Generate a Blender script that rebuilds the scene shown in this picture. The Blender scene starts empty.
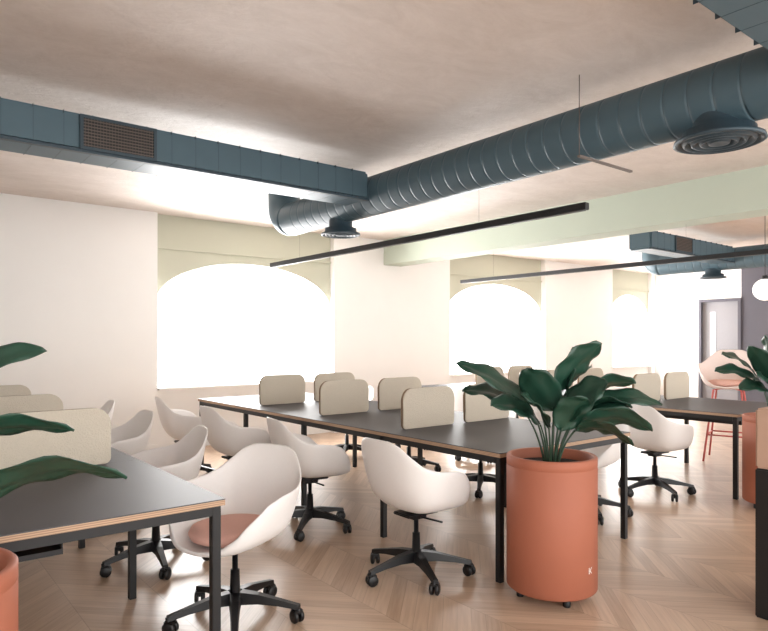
import bpy, bmesh, math, random
from mathutils import Vector, Matrix
random.seed(4)
sc = bpy.context.scene
COL = sc.collection

# ---------------------------------------------------------------- materials
def srgb(r, g, b):
    def f(c):
        c /= 255.0
        return c/12.92 if c <= 0.04045 else ((c+0.055)/1.055)**2.4
    return (f(r), f(g), f(b), 1)

def mat(name, col, rough=0.5, metal=0.0, noise=0.0, nscale=20.0, bump=0.0, spec=0.5, emis=None, estr=0):
    m = bpy.data.materials.new(name); m.use_nodes = True
    nt = m.node_tree; b = nt.nodes['Principled BSDF']
    b.inputs['Base Color'].default_value = col
    b.inputs['Roughness'].default_value = rough
    b.inputs['Metallic'].default_value = metal
    b.inputs['Specular IOR Level'].default_value = spec
    if emis:
        b.inputs['Emission Color'].default_value = emis
        b.inputs['Emission Strength'].default_value = estr
    tc = nt.nodes.new('ShaderNodeTexCoord')
    n = nt.nodes.new('ShaderNodeTexNoise'); n.inputs['Scale'].default_value = nscale
    n.inputs['Detail'].default_value = 6
    nt.links.new(tc.outputs['Object'], n.inputs['Vector'])
    mx = nt.nodes.new('ShaderNodeMix'); mx.data_type = 'RGBA'
    mx.inputs[6].default_value = tuple(c*(1-noise) for c in col[:3])+(1,)
    mx.inputs[7].default_value = tuple(min(1, c*(1+noise)) for c in col[:3])+(1,)
    nt.links.new(n.outputs['Fac'], mx.inputs[0])
    nt.links.new(mx.outputs[2], b.inputs['Base Color'])
    if bump:
        bp = nt.nodes.new('ShaderNodeBump'); bp.inputs['Strength'].default_value = bump
        bp.inputs['Distance'].default_value = 0.01
        nt.links.new(n.outputs['Fac'], bp.inputs['Height'])
        nt.links.new(bp.outputs['Normal'], b.inputs['Normal'])
    return m

M_white = mat('wall_white', srgb(244, 243, 241), 0.8, noise=0.02, nscale=3)
M_green = mat('wall_green', srgb(192, 193, 176), 0.8, noise=0.03, nscale=3)
M_beam = mat('beam_green', srgb(190, 199, 184), 0.8, noise=0.03, nscale=3)
M_dark = mat('wall_dark_grey', srgb(84, 82, 90), 0.8, noise=0.04, nscale=3)
M_teal = mat('duct_teal', srgb(74, 97, 108), 0.45, metal=0.0, noise=0.10, nscale=6)
M_tealdk = mat('duct_dark', srgb(50, 67, 77), 0.5, noise=0.1, nscale=6)
M_grill = mat('grill_bronze', srgb(104, 94, 88), 0.6, noise=0.1)
M_black = mat('black_steel', srgb(22, 22, 24), 0.5, noise=0.1)
M_plas = mat('black_plastic', srgb(14, 14, 17), 0.4, noise=0.1)
M_shell = mat('white_shell', srgb(240, 237, 235), 0.5, noise=0.02, nscale=60)
M_pink = mat('pink_fabric', srgb(234, 186, 172), 0.9, noise=0.06, nscale=120, bump=0.3)
M_pinkshell = mat('pink_shell', srgb(240, 224, 218), 0.5, noise=0.03, nscale=50)
M_fab = mat('beige_fabric', srgb(204, 194, 178), 0.95, noise=0.08, nscale=160, bump=0.4)
M_fabedge = mat('tan_piping', srgb(136, 114, 92), 0.9, noise=0.08, nscale=100)
M_lam = mat('grey_laminate', srgb(72, 71, 75), 0.52, noise=0.05, nscale=80, spec=0.4)
M_ply = mat('plywood_edge', srgb(206, 172, 138), 0.6, noise=0.18, nscale=40)
M_terra = mat('terracotta', srgb(170, 102, 78), 0.65, noise=0.04, nscale=8)
M_soil = mat('soil', srgb(40, 30, 26), 0.95, noise=0.4, nscale=60, bump=0.8)
M_leaf = mat('leaf_green', srgb(34, 68, 54), 0.34, noise=0.45, nscale=7)
M_stem = mat('stem_green', srgb(52, 76, 58), 0.5, noise=0.2, nscale=20)
M_frame = mat('window_frame', srgb(250, 250, 250), 0.5, noise=0.01)
M_red = mat('red_metal', srgb(196, 96, 90), 0.4, noise=0.05)
M_door = mat('door_grey', srgb(132, 130, 134), 0.5, noise=0.03)
M_glass = mat('frosted_glass', srgb(235, 240, 242), 0.2, noise=0.02)
M_globe = mat('opal_glass', srgb(250, 248, 244), 0.3, noise=0.01, emis=(1, .97, .92, 1), estr=0.8)
M_diff = mat('light_diffuser', srgb(90, 90, 90), 0.5, noise=0.01)
M_mark = mat('white_mark', srgb(245, 240, 235), 0.6, noise=0.01)
M_wood = mat('tan_panel', srgb(190, 158, 138), 0.7, noise=0.05, nscale=30)

def ply_stripes(m):
    nt = m.node_tree; b = nt.nodes['Principled BSDF']
    tc = nt.nodes.new('ShaderNodeTexCoord')
    w = nt.nodes.new('ShaderNodeTexWave'); w.bands_direction = 'Z'; w.inputs['Scale'].default_value = 40
    w.inputs['Distortion'].default_value = 0.6
    nt.links.new(tc.outputs['Object'], w.inputs['Vector'])
    r = nt.nodes.new('ShaderNodeValToRGB')
    r.color_ramp.elements[0].color = srgb(150, 118, 94); r.color_ramp.elements[1].color = srgb(194, 164, 136)
    nt.links.new(w.outputs['Fac'], r.inputs['Fac']); nt.links.new(r.outputs['Color'], b.inputs['Base Color'])
ply_stripes(M_ply)

def ceiling_mat():
    m = bpy.data.materials.new('ceiling_plaster'); m.use_nodes = True
    nt = m.node_tree; b = nt.nodes['Principled BSDF']; b.inputs['Roughness'].default_value = 0.6
    tc = nt.nodes.new('ShaderNodeTexCoord')
    mp = nt.nodes.new('ShaderNodeMapping'); mp.inputs['Scale'].default_value = (1.0, 1.6, 1)
    mp.inputs['Rotation'].default_value = (0, 0, 0.5)
    nt.links.new(tc.outputs['Object'], mp.inputs['Vector'])
    n1 = nt.nodes.new('ShaderNodeTexNoise'); n1.inputs['Scale'].default_value = 2.6; n1.inputs['Detail'].default_value = 12
    n1.inputs['Distortion'].default_value = .5; n1.inputs['Roughness'].default_value = 0.78
    nt.links.new(mp.outputs['Vector'], n1.inputs['Vector'])
    r = nt.nodes.new('ShaderNodeValToRGB')
    r.color_ramp.elements[0].position = 0.3; r.color_ramp.elements[1].position = 0.72
    r.color_ramp.elements[0].color = srgb(206, 194, 185); r.color_ramp.elements[1].color = srgb(227, 217, 210)
    nt.links.new(n1.outputs['Fac'], r.inputs['Fac']); nt.links.new(r.outputs['Color'], b.inputs['Base Color'])
    n2 = nt.nodes.new('ShaderNodeTexNoise'); n2.inputs['Scale'].default_value = 9; n2.inputs['Detail'].default_value = 10
    n2.inputs['Roughness'].default_value = .65; n2.inputs['Distortion'].default_value = .4
    nt.links.new(mp.outputs['Vector'], n2.inputs['Vector'])
    bp = nt.nodes.new('ShaderNodeBump'); bp.inputs['Strength'].default_value = 0.4; bp.inputs['Distance'].default_value = 0.02
    nt.links.new(n2.outputs['Fac'], bp.inputs['Height']); nt.links.new(bp.outputs['Normal'], b.inputs['Normal'])
    return m
M_ceil = ceiling_mat()

def floor_mat():
    m = bpy.data.materials.new('oak_chevron'); m.use_nodes = True
    nt = m.node_tree; b = nt.nodes['Principled BSDF']; b.inputs['Roughness'].default_value = 0.3
    L = nt.links.new
    def MM(op, a, c=None):
        n = nt.nodes.new('ShaderNodeMath'); n.operation = op
        for i, v in enumerate((a, c)):
            if v is None: continue
            if isinstance(v, (int, float)): n.inputs[i].default_value = v
            else: L(v, n.inputs[i])
        return n.outputs[0]
    tc = nt.nodes.new('ShaderNodeTexCoord'); sp = nt.nodes.new('ShaderNodeSeparateXYZ')
    L(tc.outputs['Object'], sp.inputs[0]); X, Y = sp.outputs[0], sp.outputs[1]
    W, P = 0.40, 0.10
    zig = MM('PINGPONG', X, W)
    yy = MM('DIVIDE', MM('ADD', Y, zig), P)
    pid = MM('FLOOR', yy); fr = MM('FRACT', yy)
    xw = MM('DIVIDE', X, W); cid = MM('FLOOR', xw); fx = MM('FRACT', xw)
    cv = nt.nodes.new('ShaderNodeCombineXYZ'); L(pid, cv.inputs[0]); L(cid, cv.inputs[1])
    wn = nt.nodes.new('ShaderNodeTexWhiteNoise'); wn.noise_dimensions = '2D'; L(cv.outputs[0], wn.inputs['Vector'])
    gv = nt.nodes.new('ShaderNodeCombineXYZ'); L(MM('MULTIPLY', X, 5.0), gv.inputs[0]); L(MM('MULTIPLY', yy, 5.0), gv.inputs[1]); L(MM('MULTIPLY', pid, 3.7), gv.inputs[2])
    gn = nt.nodes.new('ShaderNodeTexNoise'); gn.inputs['Scale'].default_value = 1.0; gn.inputs['Detail'].default_value = 7
    L(gv.outputs[0], gn.inputs['Vector'])
    f = MM('ADD', MM('MULTIPLY', wn.outputs['Value'], 0.32), MM('MULTIPLY', gn.outputs['Fac'], 0.68))
    r = nt.nodes.new('ShaderNodeValToRGB'); r.color_ramp.elements[0].position = 0.15; r.color_ramp.elements[1].position = 0.85
    r.color_ramp.elements[0].color = srgb(168, 140, 117); r.color_ramp.elements[1].color = srgb(210, 184, 160)
    L(f, r.inputs['Fac'])
    s1 = MM('LESS_THAN', fr, 0.04); s2 = MM('LESS_THAN', fx, 0.012)
    s = MM('MULTIPLY', MM('MAXIMUM', s1, s2), 0.32)
    mx = nt.nodes.new('ShaderNodeMix'); mx.data_type = 'RGBA'; L(s, mx.inputs[0]); L(r.outputs['Color'], mx.inputs[6])
    mx.inputs[7].default_value = srgb(110, 84, 66)
    L(mx.outputs[2], b.inputs['Base Color'])
    return m
M_floor = floor_mat()

# ---------------------------------------------------------------- mesh helpers
def new_obj(name, bm, mats, parent=None, smooth=False, autosmooth=None):
    me = bpy.data.meshes.new(name)
    bmesh.ops.recalc_face_normals(bm, faces=bm.faces)
    if smooth:
        for f in bm.faces: f.smooth = True
    bm.to_mesh(me); bm.free()
    for m in (mats if isinstance(mats, (list, tuple)) else [mats]): me.materials.append(m)
    o = bpy.data.objects.new(name, me); COL.objects.link(o)
    if parent: o.parent = parent
    return o

def add_box(bm, x0, x1, y0, y1, z0, z1, mi=0, bevel=0):
    vs = [bm.verts.new((x, y, z)) for z in (z0, z1) for y in (y0, y1) for x in (x0, x1)]
    fs = [(0, 1, 3, 2), (4, 6, 7, 5), (0, 4, 5, 1), (2, 3, 7, 6), (0, 2, 6, 4), (1, 5, 7, 3)]
    out = []
    for f in fs:
        ff = bm.faces.new([vs[i] for i in f]); ff.material_index = mi; out.append(ff)
    if bevel:
        es = list({e for f in out for e in f.edges})
        bmesh.ops.bevel(bm, geom=es, offset=bevel, segments=2, affect='EDGES', clamp_overlap=True)
    return out

def boxo(name, x0, x1, y0, y1, z0, z1, m, parent=None, bevel=0.0):
    bm = bmesh.new(); add_box(bm, x0, x1, y0, y1, z0, z1, 0, bevel)
    return new_obj(name, bm, m, parent)

def add_lathe(bm, prof, seg=32, origin=(0, 0, 0), axis='Z', mi=0):
    rings = []
    O = Vector(origin)
    for (r, h) in prof:
        ring = []
        if r < 1e-6:
            p = {'Z': Vector((0, 0, h)), 'Y': Vector((0, h, 0)), 'X': Vector((h, 0, 0))}[axis]
            ring = [bm.verts.new(O+p)]
        else:
            for i in range(seg):
                a = 2*math.pi*i/seg; c, s = r*math.cos(a), r*math.sin(a)
                p = {'Z': Vector((c, s, h)), 'Y': Vector((c, h, s)), 'X': Vector((h, c, s))}[axis]
                ring.append(bm.verts.new(O+p))
        rings.append(ring)
    for A, B in zip(rings[:-1], rings[1:]):
        for i in range(seg):
            j = (i+1) % seg
            if len(A) == 1 and len(B) == 1: continue
            if len(A) == 1: f = bm.faces.new((A[0], B[i], B[j]))
            elif len(B) == 1: f = bm.faces.new((A[i], A[j], B[0]))
            else: f = bm.faces.new((A[i], A[j], B[j], B[i]))
            f.material_index = mi; f.smooth = True

def add_tube(bm, pts, r, seg=10, mi=0, cap=True):
    pts = [Vector(p) for p in pts]; n = len(pts)
    rr = r if isinstance(r, (list, tuple)) else [r]*n
    rings = []; up = None
    for i, p in enumerate(pts):
        d = (pts[min(i+1, n-1)]-pts[max(i-1, 0)]).normalized()
        if up is None:
            up = Vector((0, 0, 1)) if abs(d.z) < .9 else Vector((1, 0, 0))
        s = d.cross(up).normalized(); u = s.cross(d).normalized(); up = u
        rings.append([bm.verts.new(p+rr[i]*(math.cos(2*math.pi*k/seg)*s+math.sin(2*math.pi*k/seg)*u)) for k in range(seg)])
    for A, B in zip(rings[:-1], rings[1:]):
        for k in range(seg):
            f = bm.faces.new((A[k], A[(k+1) % seg], B[(k+1) % seg], B[k])); f.smooth = True; f.material_index = mi
    if cap:
        bm.faces.new(rings[0]).material_index = mi; bm.faces.new(rings[-1]).material_index = mi

def empty(name, loc, rot=0, label=None, cat=None, group=None):
    e = bpy.data.objects.new(name, None); e.empty_display_size = 0.1
    e.location = loc; e.rotation_euler = (0, 0, rot); COL.objects.link(e)
    tag(e, label, cat, group); return e

def tag(o, label=None, cat=None, group=None):
    if label: o['label'] = label
    if cat: o['category'] = cat
    if group: o['group'] = group

def struct(o, label=None, cat=None):
    o['kind'] = 'structure'
    tag(o, label, cat); return o

# ---------------------------------------------------------------- room
H = 2.95
XW, XE, YS, YN = -3.0, 14.5, -2.2, 7.9
struct(boxo('floor', XW-.2, XE+.2, YS, YN+.5, -0.1, 0, M_floor), 'light oak chevron parquet floor', 'floor')
struct(boxo('ceiling', XW-.2, XE+.2, YS, YN+.5, H, H+0.15, M_ceil), 'brushed taupe plaster ceiling', 'ceiling')
struct(boxo('wall_west', XW-.2, XW, YS, YN+.5, 0, H, M_white), 'white plastered wall', 'wall')

bays = [(2.72, 5.33), (7.72, 10.33), (12.7, 14.35)]
SILL, SPR, RISE = 0.76, 1.86, 0.55
bm = bmesh.new()
edges = [XW]
for a, b in bays: edges += [a, b]
edges += [XE+.2]
for i in range(0, len(edges), 2):
    add_box(bm, edges[i], edges[i+1], YN, YN+.45, 0, H, 0)
N = 28
for (a, b) in bays:
    yf, yb = YN+.10, YN+.35
    add_box(bm, a, b, yf, yb, 0, SILL, 0)
    c, w = (a+b)/2, (b-a)/2-0.02
    xs = [c-w*math.cos(math.pi*i/N) for i in range(N+1)]
    zs = [SPR+RISE*math.sin(math.pi*i/N) for i in range(N+1)]
    xs = [a]+xs+[b]; zs = [SPR]+zs+[SPR]
    for i in range(len(xs)-1):
        for y in (yf, yb):
            f = bm.faces.new([bm.verts.new(p) for p in ((xs[i], y, zs[i]), (xs[i+1], y, zs[i+1]), (xs[i+1], y, H), (xs[i], y, H))])
            f.material_index = 1
        f = bm.faces.new([bm.verts.new(p) for p in ((xs[i], yf, zs[i]), (xs[i+1], yf, zs[i+1]), (xs[i+1], yb, zs[i+1]), (xs[i], yb, zs[i]))])
        f.material_index = 0
struct(new_obj('wall_north', bm, [M_white, M_green]), 'white wall with pale green arched window bays', 'wall')

k = 1
for (a, b) in bays:
    c, w = (a+b)/2, (b-a)/2-0.02
    bm = bmesh.new(); y = YN+.24
    arc = [(c-w*math.cos(math.pi*i/N), y, SPR+RISE*math.sin(math.pi*i/N)) for i in range(N+1)]
    add_tube(bm, [(a+.02, y, SILL)]+arc+[(b-.02, y, SILL)], 0.02, 6)
    add_box(bm, a, b, y-.03, y+.03, SILL, SILL+.05)
    add_box(bm, c-.012, c+.012, y-.02, y+.02, SILL, SPR+RISE-.01)
    struct(new_obj('window_%d' % k, bm, M_frame), 'white framed arched window, blown out by daylight', 'window')
    struct(boxo('trim_%d' % k, a+.001, b-.001, YN-.06, YN+.12, SILL, SILL+.03, M_white, bevel=.004), 'white window sill board', 'sill')
    struct(boxo('trim_%d' % (k+3), a+.001, b-.001, YN+.07, YN+.098, 2.52, 2.545, M_green), 'slim pale green blind rail over the arch', 'trim')
    k += 1

# east wall with a door opening
bm = bmesh.new()
D0, D1, DH = 5.97, 6.87, 2.28
add_box(bm, XE, XE+.2, D1, YN, 0, H, 0)
add_box(bm, XE, XE+.2, D0, D1, DH, H, 0)
add_box(bm, XE, XE+.2, YS, D0, 0, H, 1)
struct(new_obj('wall_east', bm, [M_white, M_dark]), 'end wall, white turning dark grey beside the door', 'wall')
door = empty('door_1', (XE+.06, (D0+D1)/2, 0)); struct(door, 'grey door with narrow glazed slot', 'door')
hw = (D1-D0)/2
bm = bmesh.new()
add_box(bm, -.09, .03, -hw, -hw+.06, 0, DH); add_box(bm, -.09, .03, hw-.06, hw, 0, DH); add_box(bm, -.09, .03, -hw+.06, hw-.06, DH-.06, DH)
new_obj('door_frame', bm, M_dark, door)
boxo('door_leaf', -.01, .03, -hw+.06, hw-.06, 0.005, DH-.06, M_door, door)
boxo('door_glazing', -.018, -.008, .10, .22, 1.0, 2.0, M_glass, door)
bm = bmesh.new(); add_tube(bm, [(-.01, -.3, 1.0), (-.06, -.3, 1.0), (-.06, -.18, 1.0)], .01, 8); new_obj('door_handle', bm, M_black, door)

struct(boxo('trim_7', 6.27, 6.62, YS, YN, 2.56, H, M_beam), 'pale green painted downstand beam under the ceiling', 'beam')
struct(boxo('baseboard_north', XW, 2.72, YN-.015, YN, 0, .1, M_white), 'white skirting board', 'baseboard')

# ---------------------------------------------------------------- ducts
def duct_profile(l0, l1, r, pitch=0.13):
    pr = [(0, l0), (r*.97, l0)]
    n = int((l1-l0)/pitch)
    for i in range(1, n):
        h = l0+i*pitch
        pr += [(r, h-.016), (r, h-.004), (r-.004, h-.0015), (r-.004, h+.0015), (r, h+.004), (r, h+.016)]
    pr += [(r, l1-.01), (r, l1), (0, l1)]
    return pr

def round_duct_system(X, yfar, ynear, zc, r, branch, label):
    d = empty('air_duct', (X, yfar, zc)); tag(d, label, 'duct')
    bm = bmesh.new()
    pr = duct_profile(-(yfar-ynear), -0.0, r)
    add_lathe(bm, pr, 40, axis='Y')
    pts = []
    for i in range(9):
        a = math.pi/2*i/8
        pts.append((0, .17*math.sin(a)+0.0, .0+.17*(1-math.cos(a))))
    pts.append((0, .17, H-zc-.002))
    add_tube(bm, pts, r*1.01, 32)
    new_obj('round_duct', bm, M_teal, d)
    for (x0, x1, y0, y1, grilles) in branch:
        bm = bmesh.new()
        zb, zt = 2.575-zc, 2.815-zc
        add_box(bm, x0-X, x1-X, y0-yfar, y1-yfar, zb, zt, 0, .02)
        n = int((x1-x0)/.17)
        for i in range(1, n+1):
            xx = x0-X+i*.17
            if xx < x1-X-.05:
                add_box(bm, xx-.001, xx+.001, y0-yfar-.001, y1-yfar+.001, zb-.001, zt+.001, 1)
        add_box(bm, x0-X, x1-X, y0-yfar-.006, y0-yfar+.03, zb-.006, zb+.012, 1)
        new_obj('branch_duct', bm, [M_teal, M_tealdk], d)
        for gx in grilles:
            bm = bmesh.new(); gw = .24
            yy = y0-yfar
            add_box(bm, gx-X-gw, gx-X+gw, yy-.02, yy-.002, zb+.01, zb+.03, 0)
            add_box(bm, gx-X-gw, gx-X+gw, yy-.02, yy-.002, zt-.03, zt-.01, 0)
            add_box(bm, gx-X-gw, gx-X-gw+.02, yy-.02, yy-.002, zb+.03, zt-.03, 0)
            add_box(bm, gx-X+gw-.02, gx-X+gw, yy-.02, yy-.002, zb+.03, zt-.03, 0)
            add_box(bm, gx-X-gw+.02, gx-X+gw-.02, yy-.008, yy-.003, zb+.03, zt-.03, 2)
            for j in range(9):
                z = zb+.04+j*(zt-zb-.08)/8
                add_box(bm, gx-X-gw+.02, gx-X+gw-.02, yy-.016, yy-.008, z-.003, z+.003, 1)
            for j in range(24):
                x = gx-X-gw+.03+j*(2*gw-.06)/23
                add_box(bm, x-.0015, x+.0015, yy-.018, yy-.016, zb+.03, zt-.03, 1)
            new_obj('vent_grille', bm, [M_tealdk, M_grill, M_black], d)
    return d

def diffuser(parent, y, zc, r, s=1.0):
    bm = bmesh.new()
    pr = [(.13*s, -r+.03), (.13*s, -r-.045), (.175*s, -r-.05), (.175*s, -r-.09), (.215*s, -r-.095), (.22*s, -r-.112), (.2*s, -r-.117)]
    rr = .2*s; z = -r-.117
    while rr > .05:
        pr += [(rr-.012*s, z+.02), (rr-.02*s, z+.02), (rr-.03*s, z-.002), (rr-.038*s, z-.002)]
        rr -= .04*s
    pr.append((0, z))
    add_lathe(bm, pr, 40, origin=(0, y, 0))
    return new_obj('ceiling_diffuser', bm, M_tealdk, parent)

Z1, R1 = 2.653, 0.17
YF = 5.9
d1 = round_duct_system(3.45, YF, -1.5, Z1, R1, [(XW+.01, 3.30, 4.36, 4.68, (1.25,)), (XW+.01, 3.30, .78, 1.1, ())],
                       'dark teal round spiral air duct with flat branches and diffusers')
diffuser(d1, 5.0-YF, Z1, R1, .85); diffuser(d1, 1.53-YF, Z1, R1-.04, 1.0)
for y in (2.25,):
    bm = bmesh.new()
    add_tube(bm, [(-.185, y-YF, H-Z1), (-.185, y-YF, -.18)], .003, 6)
    add_box(bm, -.19, .38, y-YF-.01, y-YF+.01, -.19, -.178)
    new_obj('hanger_bracket', bm, M_grill, d1)
d2 = round_duct_system(10.5, 5.6, -1.5, Z1, R1, [(7.9, 10.35, 4.36, 4.68, (8.75,))], 'teal air duct in the adjoining bay')
diffuser(d2, 4.75-5.6, Z1, R1, .9)

# ---------------------------------------------------------------- linear lights
for (x, y0, y1) in ((3.42, 2.3, 6.3), (6.48, 2.3, 6.4)):
    e = empty('linear_pendant_light', (x, (y0+y1)/2, 2.18), label='long slim black linear pendant light above the desks', cat='lamp', group='linear pendants')
    L2 = (y1-y0)/2
    bm = bmesh.new(); add_box(bm, -.022, .022, -L2, L2, 0, .045, 0, .003); new_obj('housing', bm, M_black, e)
    boxo('diffuser_strip', -.016, .016, -L2+.02, L2-.02, -.003, 0.001, M_diff, e)
    for yy in (-L2+.9, L2-.6):
        bm = bmesh.new(); add_tube(bm, [(0, yy, .04), (0, yy, (Z1-R1 if (x < 5 and (y0+y1)/2+yy < 5.8) else H)-2.18)], .001, 5); new_obj('suspension_cable', bm, M_grill, e)

# globe
e = empty('globe_pendant', (8.3, 3.15, 1.98), label='white opal glass globe pendant lamp', cat='lamp')
bm = bmesh.new(); bmesh.ops.create_uvsphere(bm, u_segments=32, v_segments=20, radius=.13); new_obj('lamp_shade', bm, M_globe, e, smooth=True)
bm = bmesh.new(); add_lathe(bm, [(0, .17), (.03, .17), (.04, .12), (0, .11)], 20); new_obj('lamp_cap', bm, M_black, e)
bm = bmesh.new(); add_tube(bm, [(0, 0, .16), (0, 0, H-1.98)], .004, 6); new_obj('cord', bm, M_black, e)

# ---------------------------------------------------------------- desks
Y0, P, NM = 2.42, 1.08, 4
TOPZ = 0.74
DX = (-.245, 2.76, 5.81)
def desk(x0, label):
    wd = 1.35; L = P*NM
    e = empty('bench_desk', (x0+wd/2, Y0+L/2, 0), label=label, cat='desk', group='long bench desks')
    hx, hy = wd/2, L/2
    for i in range(NM):
        bm = bmesh.new()
        ya, yb = -hy+i*P+(.001 if i else 0), -hy+(i+1)*P-.001
        fs = add_box(bm, -hx, hx, ya, yb, TOPZ-.026, TOPZ)
        fs[1].material_index = 1
        add_box(bm, -hx-.0005, hx+.0005, ya-.0005, yb+.0005, TOPZ-.004, TOPZ+.0005, 1)
        new_obj('desktop', bm, [M_ply, M_lam], e)
    bm = bmesh.new(); s = .018
    for x in (-hx+.03, hx-.03):
        add_box(bm, x-s, x+s, -hy+.05, hy-.05, TOPZ-.065, TOPZ-.027)
    for i in range(NM+1):
        y = -hy+.03+(i*(L-.06)/NM)
        add_box(bm, -hx+.03+s, hx-.03-s, y-s, y+s, TOPZ-.065, TOPZ-.027)
    new_obj('frame_rail', bm, M_black, e)
    for i in range(NM+1):
        y = -hy+.03+(i*(L-.06)/NM)
        for x in (-hx+.03, hx-.03):
            bm = bmesh.new(); add_box(bm, x-s, x+s, y-s, y+s, 0, TOPZ-.027, 0, .002); new_obj('leg', bm, M_black, e)
    bm = bmesh.new(); add_box(bm, -.12, .12, -hy+.2, hy-.2, .58, .6); add_box(bm, -.12, -.115, -hy+.2, hy-.2, .6, .66); add_box(bm, .115, .12, -hy+.2, hy-.2, .6, .66)
    for i in range(NM+1):
        y = -hy+.03+(i*(L-.06)/NM)
        if 0 < i < NM:
            add_box(bm, -.13, -.12, y-.01, y+.01, .58, TOPZ-.04); add_box(bm, .12, .13, y-.01, y+.01, .58, TOPZ-.04)
    new_obj('cable_tray', bm, M_black, e)
desk(DX[0], 'dark grey bench desk with plywood edge and black legs')
desk(DX[1], 'dark grey bench desk with plywood edge beside the terracotta planter')
desk(DX[2], 'dark grey bench desk with plywood edge and black legs')

def rrect(w, h, r, n=8):
    pts = []
    for cx, cz, a0 in ((w-r, h-r, 0), (-w+r, h-r, 90)):
        for i in range(n+1):
            a = math.radians(a0+90*i/n); pts.append((cx+r*math.cos(a), cz+r*math.sin(a)))
    rb = .03
    for cx, cz, a0 in ((-w+rb, rb, 180), (w-rb, rb, 270)):
        for i in range(5):
            a = math.radians(a0+90*i/4); pts.append((cx+rb*math.cos(a), cz+rb*math.sin(a)))
    return pts
def divider_mesh():
    bm = bmesh.new(); pts = rrect(.255, .29, .085); t = .016
    A = [bm.verts.new((x, -t, z)) for x, z in pts]; B = [bm.verts.new((x, t, z)) for x, z in pts]
    f1 = bm.faces.new(A); f2 = bm.faces.new(B)
    n = len(pts)
    for i in range(n):
        f = bm.faces.new((A[i], A[(i+1) % n], B[(i+1) % n], B[i])); f.material_index = 1
    es = list(f1.edges)+list(f2.edges)
    bmesh.ops.bevel(bm, geom=es, offset=.005, segments=2, affect='EDGES')
    return bm
base = None
for dx in DX:
    for i in (1, 2, 3):
        for off in ((.44, 1.07) if dx > 0 else (.27, .95)):
            loc = (dx+off, Y0+i*P, TOPZ+.001)
            if base is None:
                base = new_obj('desk_divider', divider_mesh(), [M_fab, M_fabedge]); o = base
            else:
                o = base.copy(); COL.objects.link(o)
            o.location = loc
            tag(o, 'beige felt desk divider screen with rounded top corners', 'desk divider', 'felt divider screens')

# ---------------------------------------------------------------- chairs
def interp(keys, a):
    for (a0, v0), (a1, v1) in zip(keys[:-1], keys[1:]):
        if a <= a1:
            t = (a-a0)/(a1-a0); t = t*t*(3-2*t)*.4+t*.6
            return v0+(v1-v0)*t
    return keys[-1][1]
HK = [(0, .83), (20, .828), (32, .805), (44, .745), (56, .695), (70, .668), (95, .655), (110, .63), (126, .56), (141, .475), (156, .425), (180, .41)]
def shell_bm(z_off=0):
    bm = bmesh.new(); NA, NR = 72, 12
    z0 = .41
    def sup(a, rx, ry, ex=2.6):
        c, s = abs(math.cos(a)), abs(math.sin(a))
        return (((c/rx)**ex)+((s/ry)**ex))**(-1/ex)
    ctr = bm.verts.new((0, 0, z0-.012+z_off))
    grid = [[None]*NA for _ in range(NR)]
    for i in range(NA):
        ph = 2*math.pi*i/NA; deg = math.degrees(ph); deg = 360-deg if deg > 180 else deg
        Hh = interp(HK, deg)
        bx = .20+(.255-.20)*max(0, min(1, (deg-60)/60))
        rb = sup(ph, bx, .235)
        rx = .30+(.275-.30)*max(0, min(1, (deg-60)/60))
        rr = sup(ph, rx, .295)
        ft = max(0, min(1, (deg-130)/30)); rr = rr*(1-ft)+sup(ph, .27, .24)*ft
        P0 = (0, z0-.012); P1 = (rb*1.0, z0-.035); P2 = (rb*1.2, z0+.22*(Hh-z0)); P3 = (rr, Hh)
        lip = .022*max(0, 1-abs(deg-88)/42)
        for j in range(NR):
            t = (j+1)/NR
            r = 3*(1-t)**2*t*P1[0]+3*(1-t)*t*t*P2[0]+t**3*P3[0]+lip*max(0, t-.8)/.2
            z = (1-t)**3*P0[1]+3*(1-t)**2*t*P1[1]+3*(1-t)*t*t*P2[1]+t**3*P3[1]
            grid[j][i] = bm.verts.new((-r*math.cos(ph), r*math.sin(ph), z+z_off))
    for i in range(NA):
        k2 = (i+1) % NA
        bm.faces.new((ctr, grid[0][i], grid[0][k2]))
        for j in range(NR-1):
            bm.faces.new((grid[j][i], grid[j+1][i], grid[j+1][k2], grid[j][k2]))
    return bm
def finish_shell(o):
    m = o.modifiers.new('s', 'SOLIDIFY'); m.thickness = .012; m.offset = 0
    m = o.modifiers.new('b', 'SUBSURF'); m.levels = 1; m.render_levels = 1
    return o

def cushion_bm():
    bm = bmesh.new()
    add_lathe(bm, [(0, .41), (.18, .412), (.214, .425), (.222, .446), (.212, .466), (.17, .478), (0, .485)], 36)
    return bm

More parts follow.
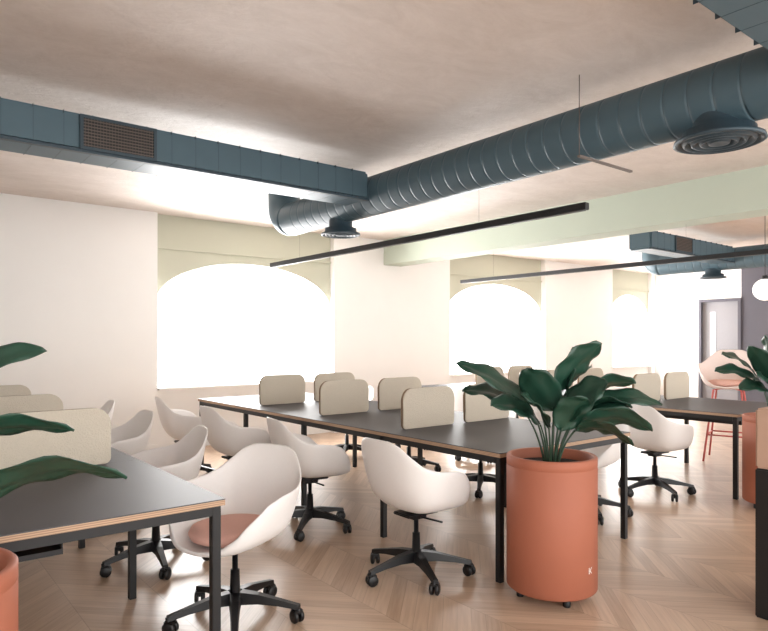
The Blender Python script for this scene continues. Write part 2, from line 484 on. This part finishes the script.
chair0 = bpy.data.objects.new('office_chair', None); COL.objects.link(chair0)
parts0 = []
sh = finish_shell(new_obj('seat_shell', shell_bm(), M_shell, chair0, smooth=True)); parts0.append(sh)
bm = bmesh.new()
add_lathe(bm, [(0, .37), (.014, .37), (.014, .25), (.022, .25), (.026, .13), (.04, .125), (.045, .085), (0, .08)], 20)
parts0.append(new_obj('gas_lift', bm, M_plas, chair0))
bm = bmesh.new(); add_box(bm, -.12, .12, -.07, .07, .362, .38, 0, .006); add_box(bm, -.05, .05, -.04, .04, .335, .363, 0, .005)
add_tube(bm, [(0, -.04, .35), (.02, -.2, .35)], .006, 6)
parts0.append(new_obj('tilt_mechanism', bm, M_plas, chair0))
bm = bmesh.new()
for i in range(5):
    a = 2*math.pi*i/5+.3; c, s = math.cos(a), math.sin(a)
    def pt(r, w, z): return (r*c-w*s, r*s+w*c, z)
    secs = [(.03, .03, .085, .145), (.12, .024, .09, .135), (.22, .019, .082, .112), (.325, .016, .066, .088)]
    rings = [[bm.verts.new(pt(r, sg*w, z)) for sg, z in ((-1, zb), (1, zb), (.8, zt), (-.8, zt))] for r, w, zb, zt in secs]
    for A, B in zip(rings[:-1], rings[1:]):
        for q in range(4): bm.faces.new((A[q], A[(q+1) % 4], B[(q+1) % 4], B[q]))
    bm.faces.new(rings[0]); bm.faces.new(rings[-1])
parts0.append(new_obj('star_base', bm, M_plas, chair0))
for i in range(5):
    a = 2*math.pi*i/5+.3
    bm = bmesh.new()
    for sgn in (-1, 1):
        add_lathe(bm, [(0, sgn*.006), (.026, sgn*.006), (.032, sgn*.010), (.032, sgn*.022), (.024, sgn*.027), (0, sgn*.027)], 18, axis='Y')
    add_tube(bm, [(-.0, 0, 0), (.015, 0, .02), (.018, 0, .045)], .008, 8)
    add_box(bm, -.024, .024, -.024, .024, .012, .036, 0, .006)
    o = new_obj('caster', bm, M_plas, chair0); o.location = (.31*math.cos(a), .31*math.sin(a), .0325)
    o.rotation_euler = (0, 0, a+random.uniform(-.9, .9)); parts0.append(o)

first = [True]
def chair(x, y, rot, label='white moulded shell armchair on black five-star castor base', cushion=False, brot=0):
    if first[0]:
        e = chair0; first[0] = False; ps = parts0
    else:
        e = chair0.copy(); COL.objects.link(e); ps = []
        for p in parts0:
            q = p.copy(); q.parent = e; COL.objects.link(q); ps.append(q)
    e.location = (x, y, 0); e.rotation_euler = (0, 0, rot)
    if brot:
        for q in ps:
            if q.name.startswith('star_base'): q.rotation_euler[2] = brot
            if q.name.startswith('caster'):
                v = Vector(q.location); v.rotate(Matrix.Rotation(brot, 3, 'Z')); q.location = v; q.rotation_euler[2] += brot
    if cushion:
        c = new_obj('seat_cushion', cushion_bm(), M_pink, e); c['label'] = 'pink fabric seat pad'
    tag(e, label, 'chair', 'white office armchairs')
pi = math.pi
PINKL = 'white shell armchair with pink seat pad on black castor base'
specs = []
specs += [(1.36, 3.98, pi-.15, PINKL, True, 0), (1.40, 5.12, pi+.0, None, False, .4), (1.42, 6.2, pi-.1, None, False, .1),
          (2.49, 2.83, .0, None, False, .25), (2.50, 4.02, -.15, None, False, 0), (2.46, 5.14, .0, None, False, .6), (2.44, 6.22, -.15, None, False, .3)]
for i, (dx, r) in enumerate(((4.42, .1), (4.36, -.1), (4.42, .15), (4.38, 0))):
    specs.append((dx, 2.98+i*P, pi+r, None, False, .5))
for i, (dx, r) in enumerate(((5.5, -.1), (5.48, .1), (5.52, 0), (5.5, .1))):
    specs.append((dx, 3.0+i*P, r, None, False, .2))
for i, (dx, r) in enumerate(((7.45, .1), (7.42, -.1))):
    specs.append((dx, 5.1+i*P, pi+r, None, False, .8))
first[0] = False
for s in specs:
    chair(s[0], s[1], s[2], s[3] or 'white moulded shell armchair on black five-star castor base', s[4], s[5])
first[0] = True
chair(1.39, 2.93, pi+.42, PINKL, True, .4)

def bar_chair(x, y, rot):
    e = empty('bar_chair', (x, y, 0), rot, 'tall pale pink shell bar chair with red tubular frame', 'bar chair', 'red framed bar chairs')
    finish_shell(new_obj('seat_shell', shell_bm(.44), M_pinkshell, e, smooth=True))
    c = new_obj('seat_cushion', cushion_bm(), M_pink, e); c.location = (0, 0, .44)
    for sx in (-1, 1):
        for sy in (-1, 1):
            bm = bmesh.new(); add_tube(bm, [(0, sy*.03, .83), (sx*.13, sy*.14, .81), (sx*.24, sy*.23, 0)], .011, 8); new_obj('leg', bm, M_red, e)
    bm = bmesh.new(); f = 1-.3/.81; ax, ay = .13+.11*f, .14+.09*f
    q = [(-ax, -ay, .3), (ax, -ay, .3), (ax, ay, .3), (-ax, ay, .3), (-ax, -ay, .3)]
    for a, b in zip(q[:-1], q[1:]): add_tube(bm, [a, b], .009, 8)
    new_obj('footrest', bm, M_red, e)
bar_chair(7.68, 3.3, pi+.3)

# ---------------------------------------------------------------- planters
RIGHT = Vector((.7829, -.6221, 0)); FWD = Vector((.6221, .7829, 0))
def add_leaf(bm, B, T, w, lift, twist=0.0):
    B, T = Vector(B), Vector(T); mid = (B+T)/2+Vector((0, 0, lift)); n = 16; m = 4
    rows = []
    for i in range(n+1):
        t = i/n
        p = (1-t)**2*B+2*(1-t)*t*mid+t*t*T
        d = (2*(1-t)*(mid-B)+2*t*(T-mid)).normalized()
        side = d.cross(Vector((0, 0, 1)))
        if side.length < 1e-3: side = Vector((1, 0, 0))
        side.normalize(); up = side.cross(d)
        side = side*math.cos(twist)+up*math.sin(twist); up = side.cross(d)
        ww = w*.5*(math.sin(math.pi*t**.85)**.62 if 0 < t < 1 else 0.0)+.001
        row = []
        for j in range(-m, m+1):
            s = j/m
            z = .34*abs(s)*ww-.25*ww*s*s+.05*w*math.sin(t*17+j)*abs(s)
            row.append(bm.verts.new(p+side*s*ww+up*z))
        rows.append(row)
    for a, b in zip(rows[:-1], rows[1:]):
        for j in range(2*m):
            f = bm.faces.new((a[j], a[j+1], b[j+1], b[j])); f.smooth = True
def planter(x, y, leaves, label, r=.24, mark=True, ws=1.0):
    e = empty('potted_plant', (x, y, 0), 0, label, 'potted plant', 'terracotta coloured planters')
    zt = .757
    bm = bmesh.new()
    add_lathe(bm, [(0, .045), (r-.012, .045), (r, .055), (r, .70), (r-.002, .702), (r-.002, .706), (r, .708), (r, zt-.006), (r-.006, zt), (r-.02, zt), (r-.026, zt-.006), (r-.026, zt-.07)], 64)
    new_obj('pot', bm, [M_terra], e)
    bm = bmesh.new(); add_lathe(bm, [(0, zt-.05), (r*.5, zt-.045), (r-.027, zt-.055)], 32)
    new_obj('soil', bm, M_soil, e)
    for i in range(4):
        a = pi/4+i*pi/2+.3
        bm = bmesh.new(); add_lathe(bm, [(0, 0), (.018, 0), (.02, .004), (.02, .046), (0, .046)], 16)
        o = new_obj('foot', bm, M_black, e); o.location = ((r-.06)*math.cos(a), (r-.06)*math.sin(a), 0)
    if mark:
        bm = bmesh.new()
        a0 = math.atan2(-y, -x)+math.radians(54)
        def q(s, z):
            a = a0+s/r; return bm.verts.new(((r+.0012)*math.cos(a), (r+.0012)*math.sin(a), z))
        z = .19
        for poly in ([(-.013, -.016), (-.008, -.016), (-.008, .016), (-.013, .016)],
                     [(-.006, 0), (.008, .016), (.014, .016), (0, .0)],
                     [(-.006, 0), (0, 0), (.014, -.016), (.008, -.016)]):
            bm.faces.new([q(s, z+h) for s, h in poly])
        new_obj('logo_mark', bm, M_mark, e)
    bl = bmesh.new(); bs = bmesh.new()
    for (ab, bb, zb, at, bt, zt2, w, lift, tw) in leaves:
        B = RIGHT*ab+FWD*bb; B.z = zb; T = RIGHT*at+FWD*bt; T.z = zt2
        add_leaf(bl, B, T, w*ws, lift, tw)
        R0 = Vector((B.x*.25, B.y*.25, .70))
        pts = []
        c = Vector((B.x*.45, B.y*.45, .70+(B.z-.70)*.6))
        for i in range(8):
            t = i/7; pts.append((1-t)**2*R0+2*(1-t)*t*c+t*t*B)
        pts.append(B+(T-B)*.06+Vector((0, 0, lift*.1)))
        add_tube(bs, pts, [.007-.0005*i for i in range(9)], 8)
    o = new_obj('foliage', bl, M_leaf, e); m = o.modifiers.new('s', 'SOLIDIFY'); m.thickness = .002
    new_obj('stem', bs, M_stem, e)

planter(2.885, 2.165, [
    (-.10, .0, .99, -.52, .0, 1.25, .17, .09, .5),
    (-.12, .1, .97, -.47, .12, 1.09, .17, .10, .4),
    (-.08, -.08, .93, -.36, -.18, 1.04, .16, .10, .6),
    (.02, .0, 1.10, .27, -.02, 1.36, .20, .05, .8),
    (.08, .05, 1.06, .16, .12, 1.34, .17, .02, .6),
    (-.03, .1, 1.00, -.10, .16, 1.22, .16, .02, .6),
    (.10, .05, 1.0, .48, .05, 1.14, .16, .12, .6),
    (.14, .0, .96, .58, -.05, 1.03, .16, .14, -.5),
    (.12, -.08, .92, .50, -.12, .90, .15, .13, .7),
    (.04, -.1, .95, .24, -.2, 1.16, .19, .08, -.8),
    (.10, -.1, .90, .36, -.22, .84, .15, .10, .5),
    (0, -.05, 1.0, -.18, -.1, 1.22, .19, .04, -.8),
    (.02, -.12, .9, .12, -.24, 1.08, .17, .06, .6),
    (.06, .15, 1.0, .32, .3, 1.22, .17, .08, .5),
    (.12, .0, .95, .40, -.1, 1.02, .16, .12, .3),
    (-.05, -.14, .92, -.22, -.26, 1.10, .16, .07, .5),
], 'terracotta cylinder planter with large dark green leaves beside the desk', ws=1.1)
planter(.084, 2.12, [
    (.08, .05, 1.28, .325, .05, 1.35, .065, .04, -1.1),
    (.08, -.05, 1.10, .40, .05, 1.13, .10, .07, .6),
    (.14, -.05, .93, .565, .0, 1.01, .12, .13, .6),
    (-.1, .1, 1.0, -.4, .2, 1.3, .15, .1, .3),
    (-.1, -.1, 1.0, -.45, -.2, 1.1, .15, .1, .3),
    (0, .1, 1.05, -.1, .2, 1.4, .15, .03, .3),
    (-.1, 0, 1.0, -.25, -.1, 1.45, .15, .03, .3),
], 'terracotta planter with glossy dark leaves at the desk end', mark=False, ws=1.05)
planter(5.82, 2.13, [
    (-.10, .0, 1.0, -.50, .0, 1.12, .16, .12, .5),
    (-.08, .1, 1.05, -.42, .05, 1.26, .15, .10, .5),
    (-.03, .0, 1.08, -.12, -.05, 1.42, .17, .04, .6),
    (-.10, -.1, .95, -.38, -.15, .98, .14, .1, .6),
    (-.05, -.1, 1.0, -.28, -.1, 1.33, .15, .06, -.7),
    (-.05, -.1, .95, -.3, -.25, 1.1, .15, .06, .7),
    (.05, .0, 1.1, .15, .0, 1.5, .16, .05, .3),
    (.1, .0, 1.0, .45, .0, 1.2, .16, .1, .3),
    (.0, -.1, .95, -.1, -.3, 1.15, .15, .1, .3),
], 'terracotta planter with dark leaves at the end of the bench desk', mark=False, ws=1.2)

# cabinet
e = empty('storage_cabinet', (3.685, 1.13, 0), 0, 'low storage unit with tan upper panel and black base', 'cabinet')
bm = bmesh.new(); add_box(bm, -.25, .25, -.22, .22, 0, .74, 0, .006); new_obj('cabinet_body', bm, M_black, e)
bm = bmesh.new(); add_box(bm, -.25, .25, -.22, .22, .742, 1.04, 0, .01); new_obj('upper_panel', bm, M_wood, e)

# ---------------------------------------------------------------- lights
w = bpy.data.worlds.new('World'); sc.world = w; w.use_nodes = True
bg = w.node_tree.nodes['Background']; bg.inputs[0].default_value = (1, .99, .975, 1); bg.inputs[1].default_value = 4.1
for i, (a, b) in enumerate(bays):
    l = bpy.data.lights.new('window_daylight', 'AREA'); l.shape = 'RECTANGLE'; l.size = b-a; l.size_y = 1.7
    l.energy = 270; l.color = (1, .99, .98)
    o = bpy.data.objects.new('window_daylight', l); COL.objects.link(o)
    o.location = ((a+b)/2, YN+.8, 1.7); o.rotation_euler = (math.radians(-85), 0, 0)
    l = bpy.data.lights.new('ceiling_fill', 'AREA'); l.shape = 'RECTANGLE'; l.size = b-a; l.size_y = 1.2  # added lamp outside each window, aimed up and inward to brighten the ceiling
    l.energy = 230; l.color = (1, .99, .98)
    o = bpy.data.objects.new('ceiling_fill', l); COL.objects.link(o)
    o.location = ((a+b)/2, YN+1.5, .3); o.rotation_euler = (math.radians(-130), 0, 0)

# ---------------------------------------------------------------- camera
cam = bpy.data.cameras.new('Camera'); co = bpy.data.objects.new('Camera', cam); COL.objects.link(co)
co.location = (0, 0, 1.38); co.rotation_euler = (math.radians(90), 0, -math.radians(38.47))
cam.sensor_width = 36; cam.lens = 640.5/768*36; cam.shift_y = 24.5/768; cam.clip_start = .05
sc.camera = co
sc.view_settings.view_transform = 'Standard'
sc.view_settings.exposure = 0
